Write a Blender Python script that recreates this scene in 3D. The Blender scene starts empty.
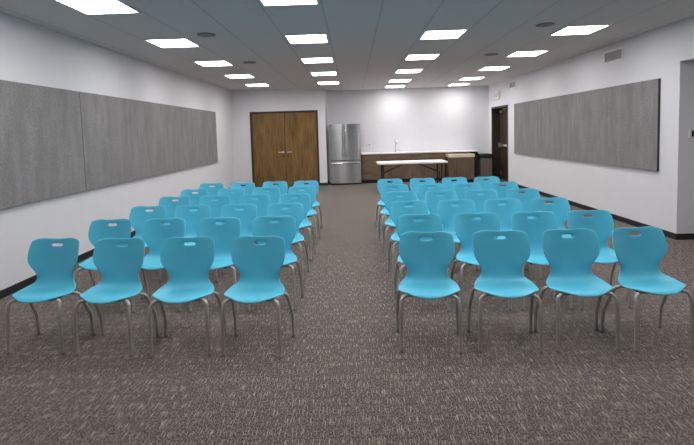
import bpy, bmesh, math, random
from mathutils import Vector, Matrix
random.seed(4)
PI = math.pi
COL = bpy.context.scene.collection
CEIL = 2.80

# ------------------------------------------------------------------ materials
class N:
    """tiny node-tree helper"""
    def __init__(s, name):
        s.m = bpy.data.materials.new(name); s.m.use_nodes = True
        s.t = s.m.node_tree; s.b = s.t.nodes['Principled BSDF']
    def n(s, kind, **kw):
        nd = s.t.nodes.new(kind)
        for k, v in kw.items():
            if k in nd.inputs: nd.inputs[k].default_value = v
            else: setattr(nd, k, v)
        return nd
    def l(s, a, b): s.t.links.new(a, b)
    def coords(s, scale=(1, 1, 1)):
        tc = s.n('ShaderNodeTexCoord'); mp = s.n('ShaderNodeMapping')
        mp.inputs['Scale'].default_value = scale
        s.l(tc.outputs['Object'], mp.inputs['Vector']); return mp.outputs['Vector']
    def noise(s, scale, vec, detail=4, rough=.55):
        nd = s.n('ShaderNodeTexNoise'); nd.inputs['Scale'].default_value = scale
        nd.inputs['Detail'].default_value = detail; nd.inputs['Roughness'].default_value = rough
        s.l(vec, nd.inputs['Vector']); return nd.outputs['Fac']
    def ramp(s, fac, stops):
        nd = s.n('ShaderNodeValToRGB'); e = nd.color_ramp.elements
        while len(e) < len(stops): e.new(.5)
        for el, (p, c) in zip(e, stops):
            el.position = p; el.color = (*c, 1) if len(c) == 3 else c
        s.l(fac, nd.inputs['Fac']); return nd.outputs['Color']
    def bump(s, fac, strength=.2, dist=.01):
        nd = s.n('ShaderNodeBump'); nd.inputs['Strength'].default_value = strength
        nd.inputs['Distance'].default_value = dist
        s.l(fac, nd.inputs['Height']); s.l(nd.outputs['Normal'], s.b.inputs['Normal'])
    def mix(s, fac, a, b, mode='MIX'):
        nd = s.n('ShaderNodeMix'); nd.data_type = 'RGBA'; nd.blend_type = mode
        if isinstance(fac, (int, float)): nd.inputs['Factor'].default_value = fac
        else: s.l(fac, nd.inputs['Factor'])
        for sock, v in ((nd.inputs[6], a), (nd.inputs[7], b)):
            if isinstance(v, tuple): sock.default_value = (*v, 1)
            else: s.l(v, sock)
        return nd.outputs[2]
    def base(s, col): s.l(col, s.b.inputs['Base Color'])

def lin(r, g, b):
    f = lambda c: c / 12.92 if c <= .04045 else ((c + .055) / 1.055) ** 2.4
    return (f(r / 255), f(g / 255), f(b / 255))

def plain(name, col, rough=.5, metal=0, spec=.5, var=.06, scale=30, bump=0):
    q = N(name); q.b.inputs['Roughness'].default_value = rough
    q.b.inputs['Metallic'].default_value = metal; q.b.inputs['Specular IOR Level'].default_value = spec
    v = q.coords(); f = q.noise(scale, v)
    q.base(q.ramp(f, [(.3, tuple(c * (1 - var) for c in col)), (.7, tuple(min(1, c * (1 + var)) for c in col))]))
    if bump: q.bump(f, bump, .003)
    return q.m

def carpet():
    q = N('carpet_tile'); q.b.inputs['Roughness'].default_value = .95; q.b.inputs['Specular IOR Level'].default_value = .1
    fl = q.noise(1, q.coords((240, 12, 1)), 1, .5)          # pale flecks drawn out along the room
    fine = q.noise(1, q.coords((165, 75, 1)), 3, .7)        # loop pile
    cross = q.noise(1, q.coords((12, 60, 1)), 2, .5)        # weave across
    big = q.noise(1, q.coords((1.3, .9, 1)), 3, .5)
    c = q.ramp(fine, [(.34, lin(38, 34, 33)), (.50, lin(92, 84, 81)), (.66, lin(148, 138, 132))])
    c = q.mix(.3, c, q.ramp(cross, [(.35, (.34, .34, .34)), (.65, (.66, .66, .66))]), 'OVERLAY')
    c = q.mix(.2, c, q.ramp(big, [(.3, (.42, .42, .42)), (.7, (.58, .58, .58))]), 'OVERLAY')
    c = q.mix(q.ramp(fl, [(.60, (0, 0, 0)), (.67, (.85, .85, .85))]), c, lin(176, 164, 150))
    q.base(c); q.bump(fine, .5, .006); return q.m

def ceiling_tile():
    q = N('ceiling_tile'); q.b.inputs['Roughness'].default_value = .9; q.b.inputs['Specular IOR Level'].default_value = .15
    tc = q.n('ShaderNodeTexCoord'); sep = q.n('ShaderNodeSeparateXYZ'); q.l(tc.outputs['Object'], sep.inputs[0])
    def line(out, off, half):
        a = q.n('ShaderNodeMath', operation='ADD'); q.l(out, a.inputs[0]); a.inputs[1].default_value = off
        d = q.n('ShaderNodeMath', operation='DIVIDE'); q.l(a.outputs[0], d.inputs[0]); d.inputs[1].default_value = .6097
        fr = q.n('ShaderNodeMath', operation='FRACT'); q.l(d.outputs[0], fr.inputs[0])
        s_ = q.n('ShaderNodeMath', operation='SUBTRACT'); q.l(fr.outputs[0], s_.inputs[0]); s_.inputs[1].default_value = .5
        ab = q.n('ShaderNodeMath', operation='ABSOLUTE'); q.l(s_.outputs[0], ab.inputs[0])
        g = q.n('ShaderNodeMath', operation='GREATER_THAN'); q.l(ab.outputs[0], g.inputs[0]); g.inputs[1].default_value = .5 - half / .6097
        return g.outputs[0]
    gx = line(sep.outputs['X'], 2.4 + .30485 + 60.97, .010); gy = line(sep.outputs['Y'], -4.429 + .30485 + 60.97, .007)
    fis = q.noise(140, q.coords(), 3)
    c = q.ramp(fis, [(.3, lin(206, 205, 204)), (.7, lin(220, 219, 217))])
    c = q.mix(gy, c, lin(208, 207, 206)); c = q.mix(gx, c, lin(192, 192, 192))
    q.base(c); q.bump(fis, .15, .002); return q.m

def wood(name, dark, mid, light, along='Z', rough=.45):
    q = N(name); q.b.inputs['Roughness'].default_value = rough; q.b.inputs['Specular IOR Level'].default_value = .3
    st = {'Z': ((14, 14, 1.1), (3, 3, .9)), 'X': ((1.1, 14, 14), (.9, 3, 3))}[along]
    g = q.noise(2.2, q.coords(st[0]), 6, .65); bl = q.noise(1.5, q.coords(st[1]), 4, .6)
    c = q.ramp(g, [(.28, dark), (.5, mid), (.72, light)])
    c = q.mix(.5, c, q.ramp(bl, [(.32, (.26, .26, .26)), (.68, (.74, .74, .74))]), 'OVERLAY')
    q.base(c); q.bump(g, .06, .002); return q.m

def felt():
    q = N('grey_felt'); q.b.inputs['Roughness'].default_value = .95; q.b.inputs['Specular IOR Level'].default_value = .1
    a = q.noise(1, q.coords((1, 7, 1.5)), 5, .65); f = q.noise(45, q.coords(), 4)
    c = q.ramp(a, [(.3, lin(124, 121, 122)), (.7, lin(143, 140, 141))])
    c = q.mix(.3, c, q.ramp(f, [(.35, (.32, .32, .32)), (.65, (.68, .68, .68))]), 'OVERLAY')
    q.base(c); q.bump(f, .2, .002); return q.m

def steel():
    q = N('brushed_stainless'); q.b.inputs['Metallic'].default_value = 1.0; q.b.inputs['Roughness'].default_value = .32
    q.b.inputs['Anisotropic'].default_value = .9; q.b.inputs['Anisotropic Rotation'].default_value = .25
    tg = q.n('ShaderNodeTangent', direction_type='RADIAL', axis='Z'); q.l(tg.outputs[0], q.b.inputs['Tangent'])
    f = q.noise(1, q.coords((1.0, 1.0, 160)), 3)
    q.base(q.ramp(f, [(.3, (.36, .36, .37)), (.7, (.42, .42, .43))])); return q.m

def glow(name, col, strength):
    q = N(name); q.b.inputs['Base Color'].default_value = (*col, 1)
    f = q.noise(6, q.coords(), 1)
    q.l(q.ramp(f, [(.0, tuple(c * .98 for c in col)), (1, col)]), q.b.inputs['Emission Color'])
    q.b.inputs['Emission Strength'].default_value = strength; return q.m

M = dict(
    carpet=carpet(), ceiling=ceiling_tile(), felt=felt(), steel=steel(),
    wall=plain('painted_wall', lin(219, 218, 222), .75, 0, .25, .012, 8, .03),
    black=plain('black_rubber', lin(30, 28, 30), .6),
    felt_edge=plain('dark_panel_edge', lin(62, 60, 63), .8),
    shell=plain('turquoise_plastic', lin(88, 188, 217), .42, 0, .35, .02, 60, .02),
    leg=plain('silver_paint', lin(178, 172, 167), .42, .25, .5, .03, 40),
    under=plain('dark_chassis', lin(38, 40, 44), .6),
    glide=plain('glide_plastic', lin(150, 145, 141), .6),
    bronze=plain('bronze_frame', lin(52, 44, 38), .5, .1),
    door=wood('stained_door', lin(92, 67, 36), lin(120, 91, 53), lin(137, 107, 65)),
    exit_door=wood('dark_stained_door', lin(48, 35, 24), lin(66, 50, 35), lin(78, 60, 44)),
    cab=wood('walnut_laminate', lin(92, 75, 62), lin(114, 95, 79), lin(128, 109, 92), 'X'),
    cabv=wood('walnut_laminate_upright', lin(84, 68, 57), lin(106, 88, 73), lin(120, 101, 86), 'Z'),
    white=plain('white_laminate', lin(232, 230, 232), .35),
    tabletop=plain('white_plastic_top', lin(236, 233, 228), .45),
    brown=plain('brown_steel', lin(46, 36, 33), .5, .1),
    chrome=plain('chrome', (.75, .75, .77), .15, 1.0, .5, .02),
    nickel=plain('satin_nickel', (.78, .76, .72), .3, 1.0, .5, .02),
    fridge_side=plain('grey_fridge_side', lin(66, 67, 71), .5, .2),
    gap=plain('dark_gap', lin(24, 24, 26), .7),
    grille=plain('grille_grey', lin(190, 188, 190), .6),
    grille_dark=plain('grille_dark_grey', lin(122, 122, 126), .8),  # darker grey for vent backing and speaker rim
    speaker=plain('speaker_mesh', lin(138, 142, 147), .75),
    cream=plain('cream_laminate', lin(222, 206, 184), .5),
    taupe=plain('taupe_plastic', lin(112, 103, 94), .6),
    charcoal=plain('charcoal_plastic', lin(62, 64, 64), .6),
    plate=plain('white_plate', lin(225, 224, 222), .4),
    screen=plain('dark_screen', lin(40, 44, 50), .25),
    rim=plain('white_rim', lin(225, 226, 226), .5),
    light=glow('light_diffuser', (1.0, .985, .97), 8.2),
    exit_red=plain('exit_letters', lin(205, 62, 56), .5),
)

# ------------------------------------------------------------------ mesh helpers
def box(bm, x0, x1, y0, y1, z0, z1, bev=0):
    vs = [bm.verts.new(p) for p in ((x0,y0,z0),(x1,y0,z0),(x1,y1,z0),(x0,y1,z0),(x0,y0,z1),(x1,y0,z1),(x1,y1,z1),(x0,y1,z1))]
    fs = [bm.faces.new([vs[i] for i in f]) for f in ((3,2,1,0),(4,5,6,7),(0,1,5,4),(1,2,6,5),(2,3,7,6),(3,0,4,7))]
    if bev:
        es = list({e for f in fs for e in f.edges})
        bmesh.ops.bevel(bm, geom=es, offset=bev, segments=2, affect='EDGES', profile=.6)

def smooth_path(pts, n=5, rad=.04):
    """round the corners of a polyline"""
    P = [Vector(p) for p in pts]; out = [P[0]]
    for a, b, c in zip(P, P[1:], P[2:]):
        r = min(rad, (a-b).length*.48, (c-b).length*.48)
        p0 = b + (a-b).normalized()*r; p2 = b + (c-b).normalized()*r
        for i in range(n+1):
            t = i/n; out.append(p0*(1-t)**2 + b*2*t*(1-t) + p2*t*t)
    out.append(P[-1]); return out

def tube(bm, pts, r, seg=10, r2=None):
    P = [Vector(p) for p in pts]; rings = []; up = None
    for i, p in enumerate(P):
        d = (P[min(i+1, len(P)-1)] - P[max(i-1, 0)]).normalized()
        if up is None: up = d.orthogonal().normalized()
        up = (up - d*up.dot(d)).normalized(); s = d.cross(up)
        rr = r if r2 is None else r + (r2-r)*i/(len(P)-1)
        rings.append([bm.verts.new(p + rr*(math.cos(a)*up + math.sin(a)*s)) for a in [2*PI*k/seg for k in range(seg)]])
    for A, B in zip(rings, rings[1:]):
        for k in range(seg): bm.faces.new((A[k], A[(k+1) % seg], B[(k+1) % seg], B[k]))
    bm.faces.new(rings[0][::-1]); bm.faces.new(rings[-1])

def lathe(bm, prof, c=(0, 0, 0), seg=28):
    rings = [[bm.verts.new((c[0]+r*math.cos(2*PI*k/seg), c[1]+r*math.sin(2*PI*k/seg), c[2]+z)) for k in range(seg)] for r, z in prof]
    for A, B in zip(rings, rings[1:]):
        for k in range(seg): bm.faces.new((A[k], A[(k+1) % seg], B[(k+1) % seg], B[k]))
    bm.faces.new(rings[0][::-1]); bm.faces.new(rings[-1])

def obj(name, bm, mat, parent=None, smooth=False):
    bmesh.ops.recalc_face_normals(bm, faces=bm.faces[:])
    me = bpy.data.meshes.new(name); bm.to_mesh(me); bm.free()
    me.materials.append(M[mat]); o = bpy.data.objects.new(name, me); COL.objects.link(o)
    if smooth:
        for p in me.polygons: p.use_smooth = True
        me.set_sharp_from_angle(angle=math.radians(40))
    if parent: o.parent = parent
    return o

def boxes(name, mat, parent, *bs, bev=0):
    bm = bmesh.new()
    for b in bs: box(bm, *b, bev=bev)
    return obj(name, bm, mat, parent)

def tag(o, label, cat, group=None):
    o['label'] = label; o['category'] = cat
    if group: o['group'] = group
    return o
def thing(name, label, cat, loc=(0, 0, 0), group=None):
    o = bpy.data.objects.new(name, None); COL.objects.link(o); o.location = loc
    o.empty_display_size = .1
    return tag(o, label, cat, group)
def struct(o): o['kind'] = 'structure'; return o
def dup(root, loc, rotz, label):
    def cp(o, par):
        c = o.copy(); COL.objects.link(c)
        if par: c.parent = par
        for ch in o.children: cp(ch, c)
        return c
    r = cp(root, None); r.location = loc; r.rotation_euler = (0, 0, rotz); r['label'] = label
    return r

# ------------------------------------------------------------------ the room
XL, XR, YC, YB, YF = -3.456, 4.168, 13.10, 13.92, -2.6       # left wall, right wall, closet front, back wall, wall behind the viewer
AY0, AY1, AX, AZ = 3.10, 5.86, 5.70, 2.285                     # alcove off the right wall
DY0, DY1, DZ, DX = 12.22, 13.62, 2.13, XR + .22                # exit doorway
struct(boxes('floor', 'carpet', None, (XL-.15, AX+.15, YF-.15, YB+.15, -.1, 0)))
struct(boxes('ceiling', 'ceiling', None, (XL-.15, XR+.3, YF-.15, YB+.15, CEIL, CEIL+.1)))
struct(boxes('wall_left', 'wall', None, (XL-.15, XL, YF-.15, YB+.15, 0, CEIL)))
struct(boxes('wall_right', 'wall', None, (XR, XR+.3, AY1, DY0, 0, CEIL), (XR, XR+.3, DY0, DY1, DZ, CEIL), (XR, XR+.3, DY1, YB+.15, 0, CEIL),
       (XR, XR+.3, YF-.15, AY0, 0, CEIL), (XR, XR+.3, AY0, AY1, AZ, CEIL)))
struct(boxes('wall_alcove', 'wall', None, (XR+.3, AX, AY1, AY1+.15, 0, AZ), (AX, AX+.15, AY0-.15, AY1+.15, 0, AZ), (XR+.3, AX, AY0-.15, AY0, 0, AZ)))
struct(boxes('ceiling_alcove', 'wall', None, (XR+.3, AX+.15, AY0-.15, AY1+.15, AZ, AZ+.1)))
struct(boxes('wall_back', 'wall', None, (XL, XR, YB, YB+.15, 0, CEIL)))
struct(boxes('wall_front', 'wall', None, (XL, XR, YF-.15, YF, 0, CEIL)))
CX0, CX1, CT = -2.93, -.975, 2.18                             # closet door frame
struct(boxes('wall_closet', 'wall', None, (XL, CX0, YC, YC+.12, 0, CEIL), (CX0, CX1, YC, YC+.12, CT, CEIL), (CX1, -.756, YC, YC+.12, 0, CEIL), (-.876, -.756, YC+.12, YB, 0, CEIL)))
BH = .078
struct(boxes('baseboard_left', 'black', None, (XL, XL+.012, YF, YC, 0, BH)))
struct(boxes('baseboard_right', 'black', None, (XR-.012, XR, AY1-.012, DY0-.06, 0, BH), (XR, AX, AY1-.012, AY1, 0, BH), (XR-.012, XR, YF, AY0, 0, BH)))
struct(boxes('baseboard_closet', 'black', None, (XL+.012, CX0-.0, YC-.012, YC, 0, BH), (CX1, -.744, YC-.012, YC, 0, BH), (-.756, -.744, YC, YB, 0, BH)))
struct(boxes('baseboard_back', 'black', None, (3.70, XR, YB-.012, YB, 0, BH)))

# double door of the closet
d = struct(boxes('door_1', 'bronze', None, (CX0, CX0+.05, YC-.02, YC+.12, 0, CT), (CX1-.05, CX1, YC-.02, YC+.12, 0, CT), (CX0+.05, CX1-.05, YC-.02, YC+.12, CT-.05, CT)))
d['label'] = 'brown stained wooden double doors in a dark metal frame'; d['category'] = 'door'
xm = (CX0+CX1)/2 + .012
for k, (a, b) in enumerate(((CX0+.054, xm-.004), (xm+.004, CX1-.054))):
    lf = boxes('door_leaf', 'door', d, (a, b, YC+.01, YC+.055, .008, CT-.054), bev=.002)
    s = -1 if k == 0 else 1; hx = xm + s*.07
    bm = bmesh.new(); lathe(bm, [(.028, 0), (.03, .004), (.026, .01)], seg=20)
    bmesh.ops.rotate(bm, verts=bm.verts, matrix=Matrix.Rotation(PI/2, 3, 'X')); bmesh.ops.translate(bm, verts=bm.verts, vec=(hx, YC+.01, 1.0))
    tube(bm, smooth_path([(hx, YC+.005, 1.0), (hx, YC-.045, 1.0), (hx+s*.12, YC-.05, 1.0)], 4, .02), .011, 10)
    h = obj('lever_handle', bm, 'nickel', lf, True)
    bm = bmesh.new(); box(bm, hx-.022, hx+.022, YC+.002, YC+.01, .865, .91, .002); obj('keyhole_shadow', bm, 'gap', lf)  # keyhole and its shadow put in as a dark plate

# exit door in the right wall, set back in its frame
d = struct(boxes('door_2', 'bronze', None, (XR-.015, DX+.06, DY0, DY0+.05, 0, DZ), (XR-.015, DX+.06, DY1-.05, DY1, 0, DZ), (XR-.015, DX+.06, DY0+.05, DY1-.05, DZ-.05, DZ)))
d['label'] = 'dark framed wooden exit door with a metal push bar'; d['category'] = 'door'
lf = boxes('door_leaf', 'exit_door', d, (DX, DX+.045, DY0+.053, DY1-.053, .008, DZ-.053), bev=.002)
boxes('push_bar', 'nickel', lf, (DX-.06, DX-.03, DY0+.12, DY1-.12, .985, 1.04), (DX-.07, DX, DY1-.24, DY1-.10, .95, 1.08), (DX-.06, DX, DY0+.10, DY0+.16, .97, 1.05), bev=.004)
boxes('door_closer', 'nickel', lf, (DX-.07, DX, DY1-.42, DY1-.12, DZ-.17, DZ-.10), (DX-.06, DX-.03, DY1-.75, DY1-.36, DZ-.085, DZ-.065), bev=.004)
boxes('kick_latch', 'nickel', lf, (DX-.03, DX, DY1-.20, DY1-.12, .14, .26), bev=.004)

# ------------------------------------------------------------------ ceiling lights
X0, Y0, S = -2.40, 4.43, 1.829
ROWS = ['leftmost row, beside the left wall panels', 'second row from the left', 'third row from the left', 'rightmost row, beside the wall vents']
ORD = ['nearest', 'second nearest', 'third nearest', 'fourth nearest', 'fifth nearest', 'farthest']
LAMP_W = 1.9
def ceiling_light(x, y, label):
    t = thing('ceiling_light', label, 'light', (x, y, CEIL), 'square ceiling light panels')
    a, b = .282, .258
    boxes('frame', 'rim', t, (-a, a, -a, -b, -.012, 0), (-a, a, b, a, -.012, 0), (-a, -b, -b, b, -.012, 0), (b, a, -b, b, -.012, 0))
    boxes('diffuser', 'light', t, (-b, b, -b, b, -.006, -.002))
    la = bpy.data.lights.new('panel_lamp', 'AREA'); la.shape = 'SQUARE'; la.size = 2*b; la.energy = LAMP_W; la.spread = math.radians(140); la.color = (1.0, .985, .975)
    lo = bpy.data.objects.new('panel_lamp', la); COL.objects.link(lo); lo.parent = t; lo.location = (0, 0, -.009)
    return t
for i in range(4):
    for j in range(0, 5):
        o = ORD[j] if not (j == 4 and i < 2) else 'farthest'
        ceiling_light(X0+i*S, Y0+j*S - (.10, .18)[i == 2]*(j == 0 and i in (1, 2)), f'square ceiling light, {o} in the {ROWS[i]}')
for x, y, w in ((1.27, 13.2, 2), (3.10, 13.2, 3)):
    ceiling_light(x, y, f'square ceiling light above the worktop, end of the {ROWS[w]}')
for i in range(4):  # extra unseen row of lights, added to even out the lighting
    for j in (-1,):
        ceiling_light(X0+i*S, Y0+j*S, f'added unseen ceiling light for even lighting, nearly above the viewer, {ROWS[i]}')

# ceiling speakers
for (x, y), lab in zip(((-1.81, 5.83), (-1.78, 8.12), (2.48, 5.88), (2.47, 8.08)),
        ('beside the second nearest light of the leftmost row', 'beside the third nearest light of the leftmost row',
         'beside the second nearest light of the rightmost row', 'beside the third nearest light of the rightmost row')):
    t = thing('ceiling_speaker', 'round grey ceiling speaker ' + lab, 'speaker', (x, y, CEIL), 'round ceiling speakers')
    bm = bmesh.new(); lathe(bm, [(.115, 0), (.115, -.006), (.100, -.010), (.100, 0)]); obj('rim', bm, 'grille_dark', t, True)
    bm = bmesh.new(); lathe(bm, [(.099, -.001), (.099, -.007), (.05, -.009), (.002, -.0095)]); obj('grille', bm, 'speaker', t, True)

# wall vents
for y0, y1, z0, z1, lab in ((7.06, 7.61, 2.495, 2.70, 'grey wall vent above the near part of the long pin panel'), (11.60, 12.10, 2.515, 2.70, 'small grey wall vent high up close to the exit door')):
    t = thing('wall_vent', lab, 'vent', (XR, (y0+y1)/2, z0), 'wall vents'); h = z1-z0; w = (y1-y0)/2
    boxes('frame', 'plate', t, (-.012, 0, -w, -w+.035, 0, h), (-.012, 0, w-.035, w, 0, h), (-.012, 0, -w+.035, w-.035, 0, .03), (-.012, 0, -w+.035, w-.035, h-.03, h))
    boxes('backing', 'grille_dark', t, (-.003, -.0005, -w+.035, w-.035, .03, h-.03))
    n = 9
    for k in range(n):
        z = .03 + (h-.06)*(k+.5)/n
        boxes('slat', 'grille', t, (-.010, -.004, -w+.035, w-.035, z-.004, z+.002))

# pin panels
def panel(x0, x1, y0, y1, z0, z1, face, label):
    t = thing('wall_panel', label, 'panel', ((x0+x1)/2, (y0+y1)/2, z0), 'grey felt wall panels')
    hx, hy, h = (x1-x0)/2, (y1-y0)/2, z1-z0; e = .004
    boxes('core', 'felt_edge', t, (-hx, hx, -hy, hy, 0, h))
    if face > 0: boxes('felt_face', 'felt', t, (hx, hx+e, -hy+.001, hy-.001, .001, h-.001))
    else: boxes('felt_face', 'felt', t, (-hx-e, -hx, -hy+.001, hy-.001, .001, h-.001))
g = .004
for y0, y1, lab in ((2.03, 5.735, 'grey felt wall panel nearest on the left wall, cut by the photo edge'), (5.735, 9.50, 'middle grey felt wall panel of three on the left wall'), (9.50, 11.455, 'short grey felt wall panel on the left wall, closest to the double doors')):
    panel(XL, XL+.03, y0+g, y1-g, .865, 2.125, 1, lab)
panel(XR-.03, XR, 6.215, 9.905, .86, 2.115, -1, 'large grey felt wall panel on the right wall, under the bigger vent')
panel(XR-.03, XR, 9.909, 11.67, .86, 2.115, -1, 'shorter grey felt wall panel on the right wall, beside the exit door')

# ------------------------------------------------------------------ kitchen end
t = thing('refrigerator', 'stainless steel french door refrigerator beside the wooden double doors', 'refrigerator', (-.215, 13.1, 0))
W = .445
boxes('body', 'fridge_side', t, (-W, W, .075, .76, .03, 1.735), bev=.004)
boxes('gasket', 'gap', t, (-W+.012, W-.012, .055, .075, .05, 1.73))
def fdoor(name, a, b, z0, z1):                                # gently bowed door front
    bm = bmesh.new(); n = 10; fr = []; bk = []
    for i in range(n+1):
        x = a + (b-a)*i/n; u = (x/W); y = .022*u*u
        if i in (0, n): y += .012
        fr.append((x, y)); bk.append((x, .055))
    for zA, zB in ((z0, z1),):
        lo = [bm.verts.new((x, y, zA)) for x, y in fr] + [bm.verts.new((x, y, zA)) for x, y in bk[::-1]]
        hi = [bm.verts.new((x, y, zB)) for x, y in fr] + [bm.verts.new((x, y, zB)) for x, y in bk[::-1]]
    m = len(lo); bm.faces.new(lo[::-1]); bm.faces.new(hi)
    for i in range(m): bm.faces.new((lo[i], lo[(i+1) % m], hi[(i+1) % m], hi[i]))
    return obj(name, bm, 'steel', t, True)
for s, a, b in ((-1, -W, -.018), (1, -.012, W)):
    dr = fdoor('door', a, b, .715, 1.755)
    bm = bmesh.new(); hx = (-.055 if s < 0 else .03)
    tube(bm, smooth_path([(hx, .012, 1.64), (hx, -.045, 1.60), (hx+.01, -.062, 1.22), (hx, -.045, .84), (hx, .012, .80)], 6, .12), .013, 10)
    obj('handle', bm, 'chrome', dr, True)
dr = fdoor('freezer_drawer', -W, W, .045, .695)
bm = bmesh.new(); tube(bm, smooth_path([(-.40, .03, .625), (-.39, -.045, .63), (.39, -.045, .63), (.40, .03, .625)], 5, .05), .017, 10); obj('handle', bm, 'chrome', dr, True)
boxes('kick_grille', 'gap', t, (-W+.02, W-.02, .08, .12, .0, .045))

CTZ = .885; CF = 13.30                                          # worktop height, cabinet front
def cabinet(x0, x1, label, kind):
    t = thing('base_cabinet', label, 'cabinet', ((x0+x1)/2, CF, 0), 'wood fronted kitchen base cabinets'); w = (x1-x0)/2
    boxes('carcass', 'cabv', t, (-w, w, .022, YB-CF-.005, .10, CTZ-.036))
    boxes('toe_kick', 'black', t, (-w, w, .07, .10, 0, .10))
    gp = .007
    if kind == 'drawers':
        zs = [.105, .295, .485, .665, CTZ-.04]
        for a, b in zip(zs, zs[1:]): boxes('drawer', 'cab', t, (-w+gp, w-gp, 0, .021, a+gp, b-gp), bev=.0015)
    else:
        boxes('false_front', 'cab', t, (-w+gp, w-gp, 0, .021, .69, CTZ-.044), bev=.0015)
        for a, b in ((-w, 0), (0, w)): boxes('door', 'cabv', t, (a+gp, b-gp, 0, .021, .109, .682), bev=.0015)
cabinet(.255, .80, 'walnut coloured cabinet with four drawers beside the refrigerator', 'drawers')
cabinet(.80, 1.75, 'walnut coloured sink cabinet under the tall chrome faucet', 'doors')
cabinet(1.75, 2.70, 'walnut coloured cabinet behind the right half of the white folding table', 'doors')
t = thing('worktop', 'long white kitchen worktop along the back wall, black end panel', 'worktop', (0, CF, 0))
boxes('slab', 'white', t, (.245, 3.66, -.03, YB-CF-.001, CTZ-.035, CTZ), bev=.003)
boxes('front_rail', 'brown', t, (2.702, 3.585, -.005, .02, CTZ-.062, CTZ-.036))
boxes('end_panel', 'black', t, (3.585, 3.655, -.01, YB-CF-.005, 0, CTZ-.036))
# faucet
t = thing('faucet', 'tall chrome faucet on the white worktop', 'faucet', (1.29, 13.72, CTZ))
bm = bmesh.new(); lathe(bm, [(.03, 0), (.03, .012), (.02, .02), (.019, .10), (.015, .11)], seg=18); obj('base', bm, 'chrome', t, True)
bm = bmesh.new(); tube(bm, smooth_path([(0, 0, .10), (0, 0, .36), (.02, -.17, .36), (.02, -.17, .22)], 8, .08), .013, 12); obj('spout', bm, 'chrome', t, True)
bm = bmesh.new(); tube(bm, [(.018, 0, .07), (.055, 0, .075), (.10, 0, .12)], .009, 8); obj('lever', bm, 'chrome', t, True)
t = thing('soap_dispenser', 'small chrome soap dispenser beside the tall faucet', 'dispenser', (1.41, 13.74, CTZ))
bm = bmesh.new(); lathe(bm, [(.02, 0), (.02, .008), (.011, .012), (.011, .07), (.004, .075)], seg=14); obj('body', bm, 'chrome', t, True)
bm = bmesh.new(); tube(bm, smooth_path([(0, 0, .07), (0, 0, .10), (0, -.08, .095)], 4, .02), .006, 8); obj('nozzle', bm, 'chrome', t, True)
# wall outlet and its cord
t = thing('wall_outlet', 'white wall outlet with a cord, between refrigerator and faucet', 'outlet', (.52, YB, 1.10))
boxes('plate', 'plate', t, (-.04, .04, -.008, 0, -.065, .065), bev=.002)
for z in (-.025, .025): boxes('socket', 'grille', t, (-.017, .017, -.010, -.007, z-.014, z+.014))
t = thing('power_cord', 'thin grey cord running along the wall from outlet towards refrigerator', 'cord', (.52, YB, 1.12))
bm = bmesh.new(); box(bm, -.015, .015, -.035, -.0105, -.012, .014, .003); obj('plug', bm, 'charcoal', t)
bm = bmesh.new(); tube(bm, smooth_path([(0, -.03, 0), (-.05, -.035, 0), (-.16, -.02, -.01), (-.30, -.02, -.005), (-.34, -.02, -.15)], 5, .04), .006, 8); obj('cable', bm, 'grille', t, True)

# wooden cart tucked beneath the worktop
t = thing('cart', 'wooden cart with a cream top under the end of the worktop', 'cart', (3.095, 12.93, 0))
boxes('top', 'cream', t, (-.375, .375, 0, .55, .715, .80), bev=.004)
boxes('body', 'cabv', t, (-.36, .36, .02, .53, .07, .714))
for a, b in ((-.36, 0), (0, .36)): boxes('door', 'cabv', t, (a+.004, b-.004, 0, .019, .08, .706), bev=.002)
for sx in (-1, 1):
    for y in (.08, .46):
        bm = bmesh.new(); lathe(bm, [(.012, -.02), (.03, -.016), (.034, -.006), (.034, .006), (.03, .016), (.012, .02)], seg=16)
        bmesh.ops.rotate(bm, verts=bm.verts, matrix=Matrix.Rotation(PI/2, 3, 'Y')); bmesh.ops.translate(bm, verts=bm.verts, vec=(sx*.33, y, .034))
        box(bm, sx*.33-.02, sx*.33+.02, y-.02, y+.02, .060, .07)
        obj('caster', bm, 'charcoal', t, True)
# bins beside the exit door
t = thing('waste_bin', 'taupe waste bin with a black lid at the end of the worktop', 'bin', (3.86, 13.36, 0))
bm = bmesh.new(); box(bm, -.165, .165, -.20, .20, 0, .665, .012); obj('body', bm, 'taupe', t)
bm = bmesh.new(); box(bm, -.185, .185, -.22, .22, .665, .775, .015); ld = obj('lid', bm, 'black', t)
# folding table
t = thing('folding_table', 'white topped folding table with dark legs in front of the cabinets', 'table', (1.485, 11.22, 0)); t.rotation_euler = (0, 0, math.radians(1))
bm = bmesh.new(); box(bm, -.865, .865, 0, .74, .69, .735, .012); obj('tabletop', bm, 'tabletop', t)
for s in (-1, 1):
    for y in (.10, .64):
        bm = bmesh.new(); tube(bm, [(s*.73, y, .012), (s*.73, y, .69)], .021, 10); lg = obj('leg', bm, 'brown', t, True)
        bm = bmesh.new(); lathe(bm, [(.026, 0), (.026, .03), (.022, .034)], (s*.73, y, 0), 12); obj('foot', bm, 'black', lg, True)
    bm = bmesh.new(); tube(bm, [(s*.73, .10, .20), (s*.73, .64, .20)], .012, 8); obj('crossbar', bm, 'brown', t, True)
    bm = bmesh.new(); tube(bm, [(s*.73, .37, .20), (s*.73, .37, .42), (s*.71, .37, .44)], .012, 8); tube(bm, [(s*.73, .10, .44), (s*.73, .64, .44)], .012, 8); tube(bm, [(s*.725, .37, .44), (s*.16, .37, .685)], .018, 8); obj('brace', bm, 'brown', t, True)

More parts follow.
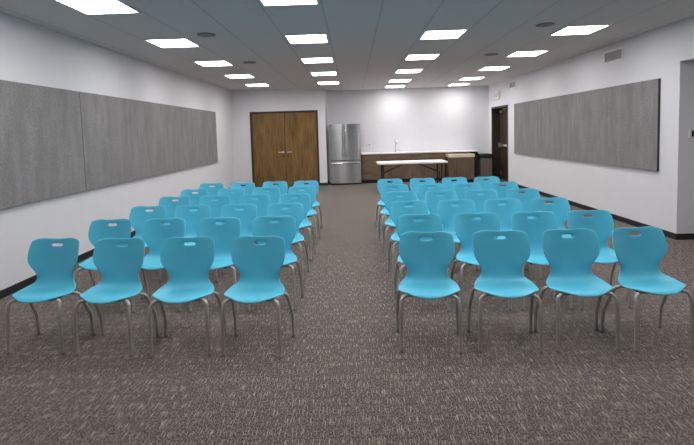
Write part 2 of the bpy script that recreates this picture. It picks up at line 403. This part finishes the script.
# exit sign, thermostat
t = thing('exit_sign', 'white exit sign with red letters above the dark framed door', 'sign', (XR, 13.02, 2.44))
boxes('housing', 'plate', t, (-.05, 0, -.19, .19, -.115, .115), bev=.004)
cu = bpy.data.curves.new('lettering', 'FONT'); cu.body = 'EXIT'; cu.size = .155; cu.extrude = .001; cu.align_x = 'CENTER'; cu.align_y = 'CENTER'
tmp = bpy.data.objects.new('lettering', cu); COL.objects.link(tmp); bpy.context.view_layer.update()
me = bpy.data.meshes.new_from_object(tmp.evaluated_get(bpy.context.evaluated_depsgraph_get())); bpy.data.objects.remove(tmp)
me.materials.clear(); me.materials.append(M['exit_red'])
tx = bpy.data.objects.new('lettering', me); COL.objects.link(tx); tx.parent = t; tx.location = (-.0515, 0, 0); tx.rotation_euler = (PI/2, 0, -PI/2)
t = thing('thermostat', 'white thermostat with a dark screen on the alcove wall', 'thermostat', (4.375, AY1, 1.31))
boxes('housing', 'plate', t, (-.085, .085, -.025, 0, 0, .115), bev=.004)
boxes('screen', 'screen', t, (-.06, .065, -.0265, -.0245, .02, .10))

# ------------------------------------------------------------------ chairs
def make_chair():
    t = thing('chair', '', 'chair', (0, 0, 0), 'turquoise stacking chairs in rows')
    # shell: rows run from the front lip of the seat to the top of the back
    R = [(-.205, .385, .150, .085, .002), (-.197, .396, .174, .074, .002), (-.175, .404, .192, .054, .003), (-.14, .407, .203, .029, .004), (-.10, .405, .211, .010, .006), (-.06, .402, .214, 0, .008),
         (-.02, .402, .210, 0, .014), (.02, .408, .195, 0, .020), (.048, .422, .170, 0, .016), (.065, .448, .149, -.004, .008), (.076, .480, .1385, -.012, .004),
         (.085, .515, .143, -.026, 0), (.092, .55, .162, -.042, 0), (.099, .585, .184, -.054, 0), (.105, .622, .1965, -.058, 0), (.110, .663, .1985, -.051, 0),
         (.1155, .710, .195, -.038, 0), (.1175, .729, .192, -.031, 0), (.119, .752, .188, -.024, -.003), (.121, .767, .182, -.018, -.009), (.122, .776, .173, -.014, -.019)]
    U = [-1, -.95, -.84, -.66, -.44, -.21, -.10, 0, .10, .21, .44, .66, .84, .95, 1]
    bm = bmesh.new(); G = []
    for i, (y, z, hw, cy, cz) in enumerate(R):
        row = []
        for u in U:
            a = abs(u); yy = y + cy*(a**2.2 if i > 8 else a**3); zz = z + cz*(a**3 if i < 18 else a**6)
            if i >= 18: zz -= .010*max(0, 1-(a/.7)**2)*(i-17)/3        # shallow dip of the top edge
            row.append(bm.verts.new((u*hw, yy, zz)))
        G.append(row)
    for i in range(len(R)-1):
        for k in range(len(U)-1):
            if i == 16 and abs((U[k]+U[k+1])/2) < .20: continue        # hand slot
            bm.faces.new((G[i][k], G[i][k+1], G[i+1][k+1], G[i+1][k]))
    sh = obj('seat_shell', bm, 'shell', t, True)
    m = sh.modifiers.new('s', 'SOLIDIFY'); m.thickness = .010; m.offset = -1
    m = sh.modifiers.new('d', 'SUBSURF'); m.levels = 2; m.render_levels = 2
    bpy.context.view_layer.update()
    me = bpy.data.meshes.new_from_object(sh.evaluated_get(bpy.context.evaluated_depsgraph_get()))
    sh.modifiers.clear(); sh.data = me
    for p in me.polygons: p.use_smooth = True
    # steel frame under the seat
    bm = bmesh.new()
    box(bm, -.125, .125, -.13, .025, .375, .390, .004)
    tube(bm, [(-.15, -.115, .379), (.15, -.115, .379)], .011, 8); tube(bm, [(-.13, .015, .376), (.13, .015, .376)], .011, 8)
    for s in (-1, 1): tube(bm, [(s*.12, -.115, .379), (s*.12, .015, .376)], .011, 8)
    obj('seat_frame', bm, 'under', t, True)
    for s in (-1, 1):
        for pts in ([(s*.12, -.115, .379), (s*.190, -.150, .379), (s*.197, -.172, .31), (s*.199, -.175, .012)],
                    [(s*.11, .015, .376), (s*.208, .03, .374), (s*.218, .095, .24), (s*.222, .135, .16), (s*.2235, .142, .012)]):
            bm = bmesh.new(); tube(bm, smooth_path(pts, 6, .042), .0122, 12); lg = obj('leg', bm, 'leg', t, True)
            x, y, _ = pts[-1]
            bm = bmesh.new(); lathe(bm, [(.0135, 0), (.0148, .003), (.0148, .014), (.0130, .018)], (x, y, 0), 12); obj('foot_glide', bm, 'glide', lg, True)
    return t
# front row: middle between the front feet and the small turn of each chair
def from_feet(x, y, deg):
    a = math.radians(deg); return (x - .175*math.sin(a), y + .175*math.cos(a), deg)
FRONT = {'L': [from_feet(*q) for q in ((-.728, 2.998, -5), (-1.231, 3.028, .7), (-1.777, 3.056, -4.5), (-2.295, 3.104, -3.1))],
         'R': [from_feet(*q) for q in ((.495, 2.997, -5), (1.026, 2.975, -4.8), (1.537, 2.965, 0), (2.046, 2.965, 5.1))]}
SEATS = {'L': [
 FRONT['L'], [(-0.730, 3.974),(-1.233, 3.976),(-1.750, 4.013),(-2.258, 4.036)],
 [(-0.748, 4.751),(-1.251, 4.768),(-1.757, 4.784),(-2.250, 4.798)], [(-0.739, 5.518),(-1.239, 5.53),(-1.746, 5.538),(-2.255, 5.54)],
 [(-0.735, 6.287),(-1.241, 6.281),(-1.746, 6.288),(-2.259, 6.28)], [(-0.750, 7.04),(-1.247, 7.061),(-1.756, 7.041),(-2.258, 7.049)]],
 'R': [
 FRONT['R'], [(0.570, 3.88),(1.073, 3.873),(1.567, 3.858),(2.050, 3.857)],
 [(0.578, 4.677),(1.072, 4.659),(1.559, 4.644),(2.040, 4.629)], [(0.572, 5.448),(1.063, 5.425),(1.548, 5.412),(2.047, 5.407)],
 [(0.566, 6.193),(1.071, 6.172),(1.563, 6.15),(2.058, 6.137)], [(0.569, 6.963),(1.067, 6.94),(1.561, 6.914),(2.050, 6.893)]]}
RN = ['front row', 'second row', 'third row', 'fourth row', 'fifth row', 'back row']
CN = ['at the aisle', 'second from the aisle', 'third from the aisle', 'at the wall end']
proto = make_chair(); first = True
for sd in 'LR':
    for k, row in enumerate(SEATS[sd]):
        for c, (x, y, *turn) in enumerate(row):
            lab = f'turquoise chair {CN[c]}, {RN[k]} of the {"left" if sd == "L" else "right"} seating block'
            rz = math.radians(turn[0] if turn else random.uniform(-1.6, 1.0))
            if first:
                proto.location = (x, y, 0); proto.rotation_euler = (0, 0, rz); proto['label'] = lab; first = False
            else: dup(proto, (x, y, 0), rz, lab)

# ------------------------------------------------------------------ camera, world, view
cam = bpy.data.cameras.new('camera'); co = bpy.data.objects.new('camera', cam); COL.objects.link(co)
r = Vector((.99951257, .01133019, -.02909021)); u = Vector((.02822589, .07014867, .99713713)); f = Vector((-.01333839, .9974722, -.06979467))
co.matrix_world = Matrix(((r.x, u.x, -f.x, 0), (r.y, u.y, -f.y, 0), (r.z, u.z, -f.z, 1.51), (0, 0, 0, 1)))
cam.sensor_fit = 'HORIZONTAL'; cam.sensor_width = 36; cam.lens = 453.93/694*36; cam.shift_y = -(222.5-164.38)/694
cam.clip_start = .05; cam.clip_end = 100
sc = bpy.context.scene; sc.camera = co
w = bpy.data.worlds.new('world'); sc.world = w; w.use_nodes = True
w.node_tree.nodes['Background'].inputs['Color'].default_value = (.5, .5, .52, 1); w.node_tree.nodes['Background'].inputs['Strength'].default_value = .02
vs = sc.view_settings; vs.view_transform = 'Standard'; vs.look = 'None'; vs.gamma = 1; vs.use_curve_mapping = False; vs.exposure = 1.0
sc.cycles.use_denoising = True; sc.cycles.max_bounces = 12; sc.cycles.diffuse_bounces = 8
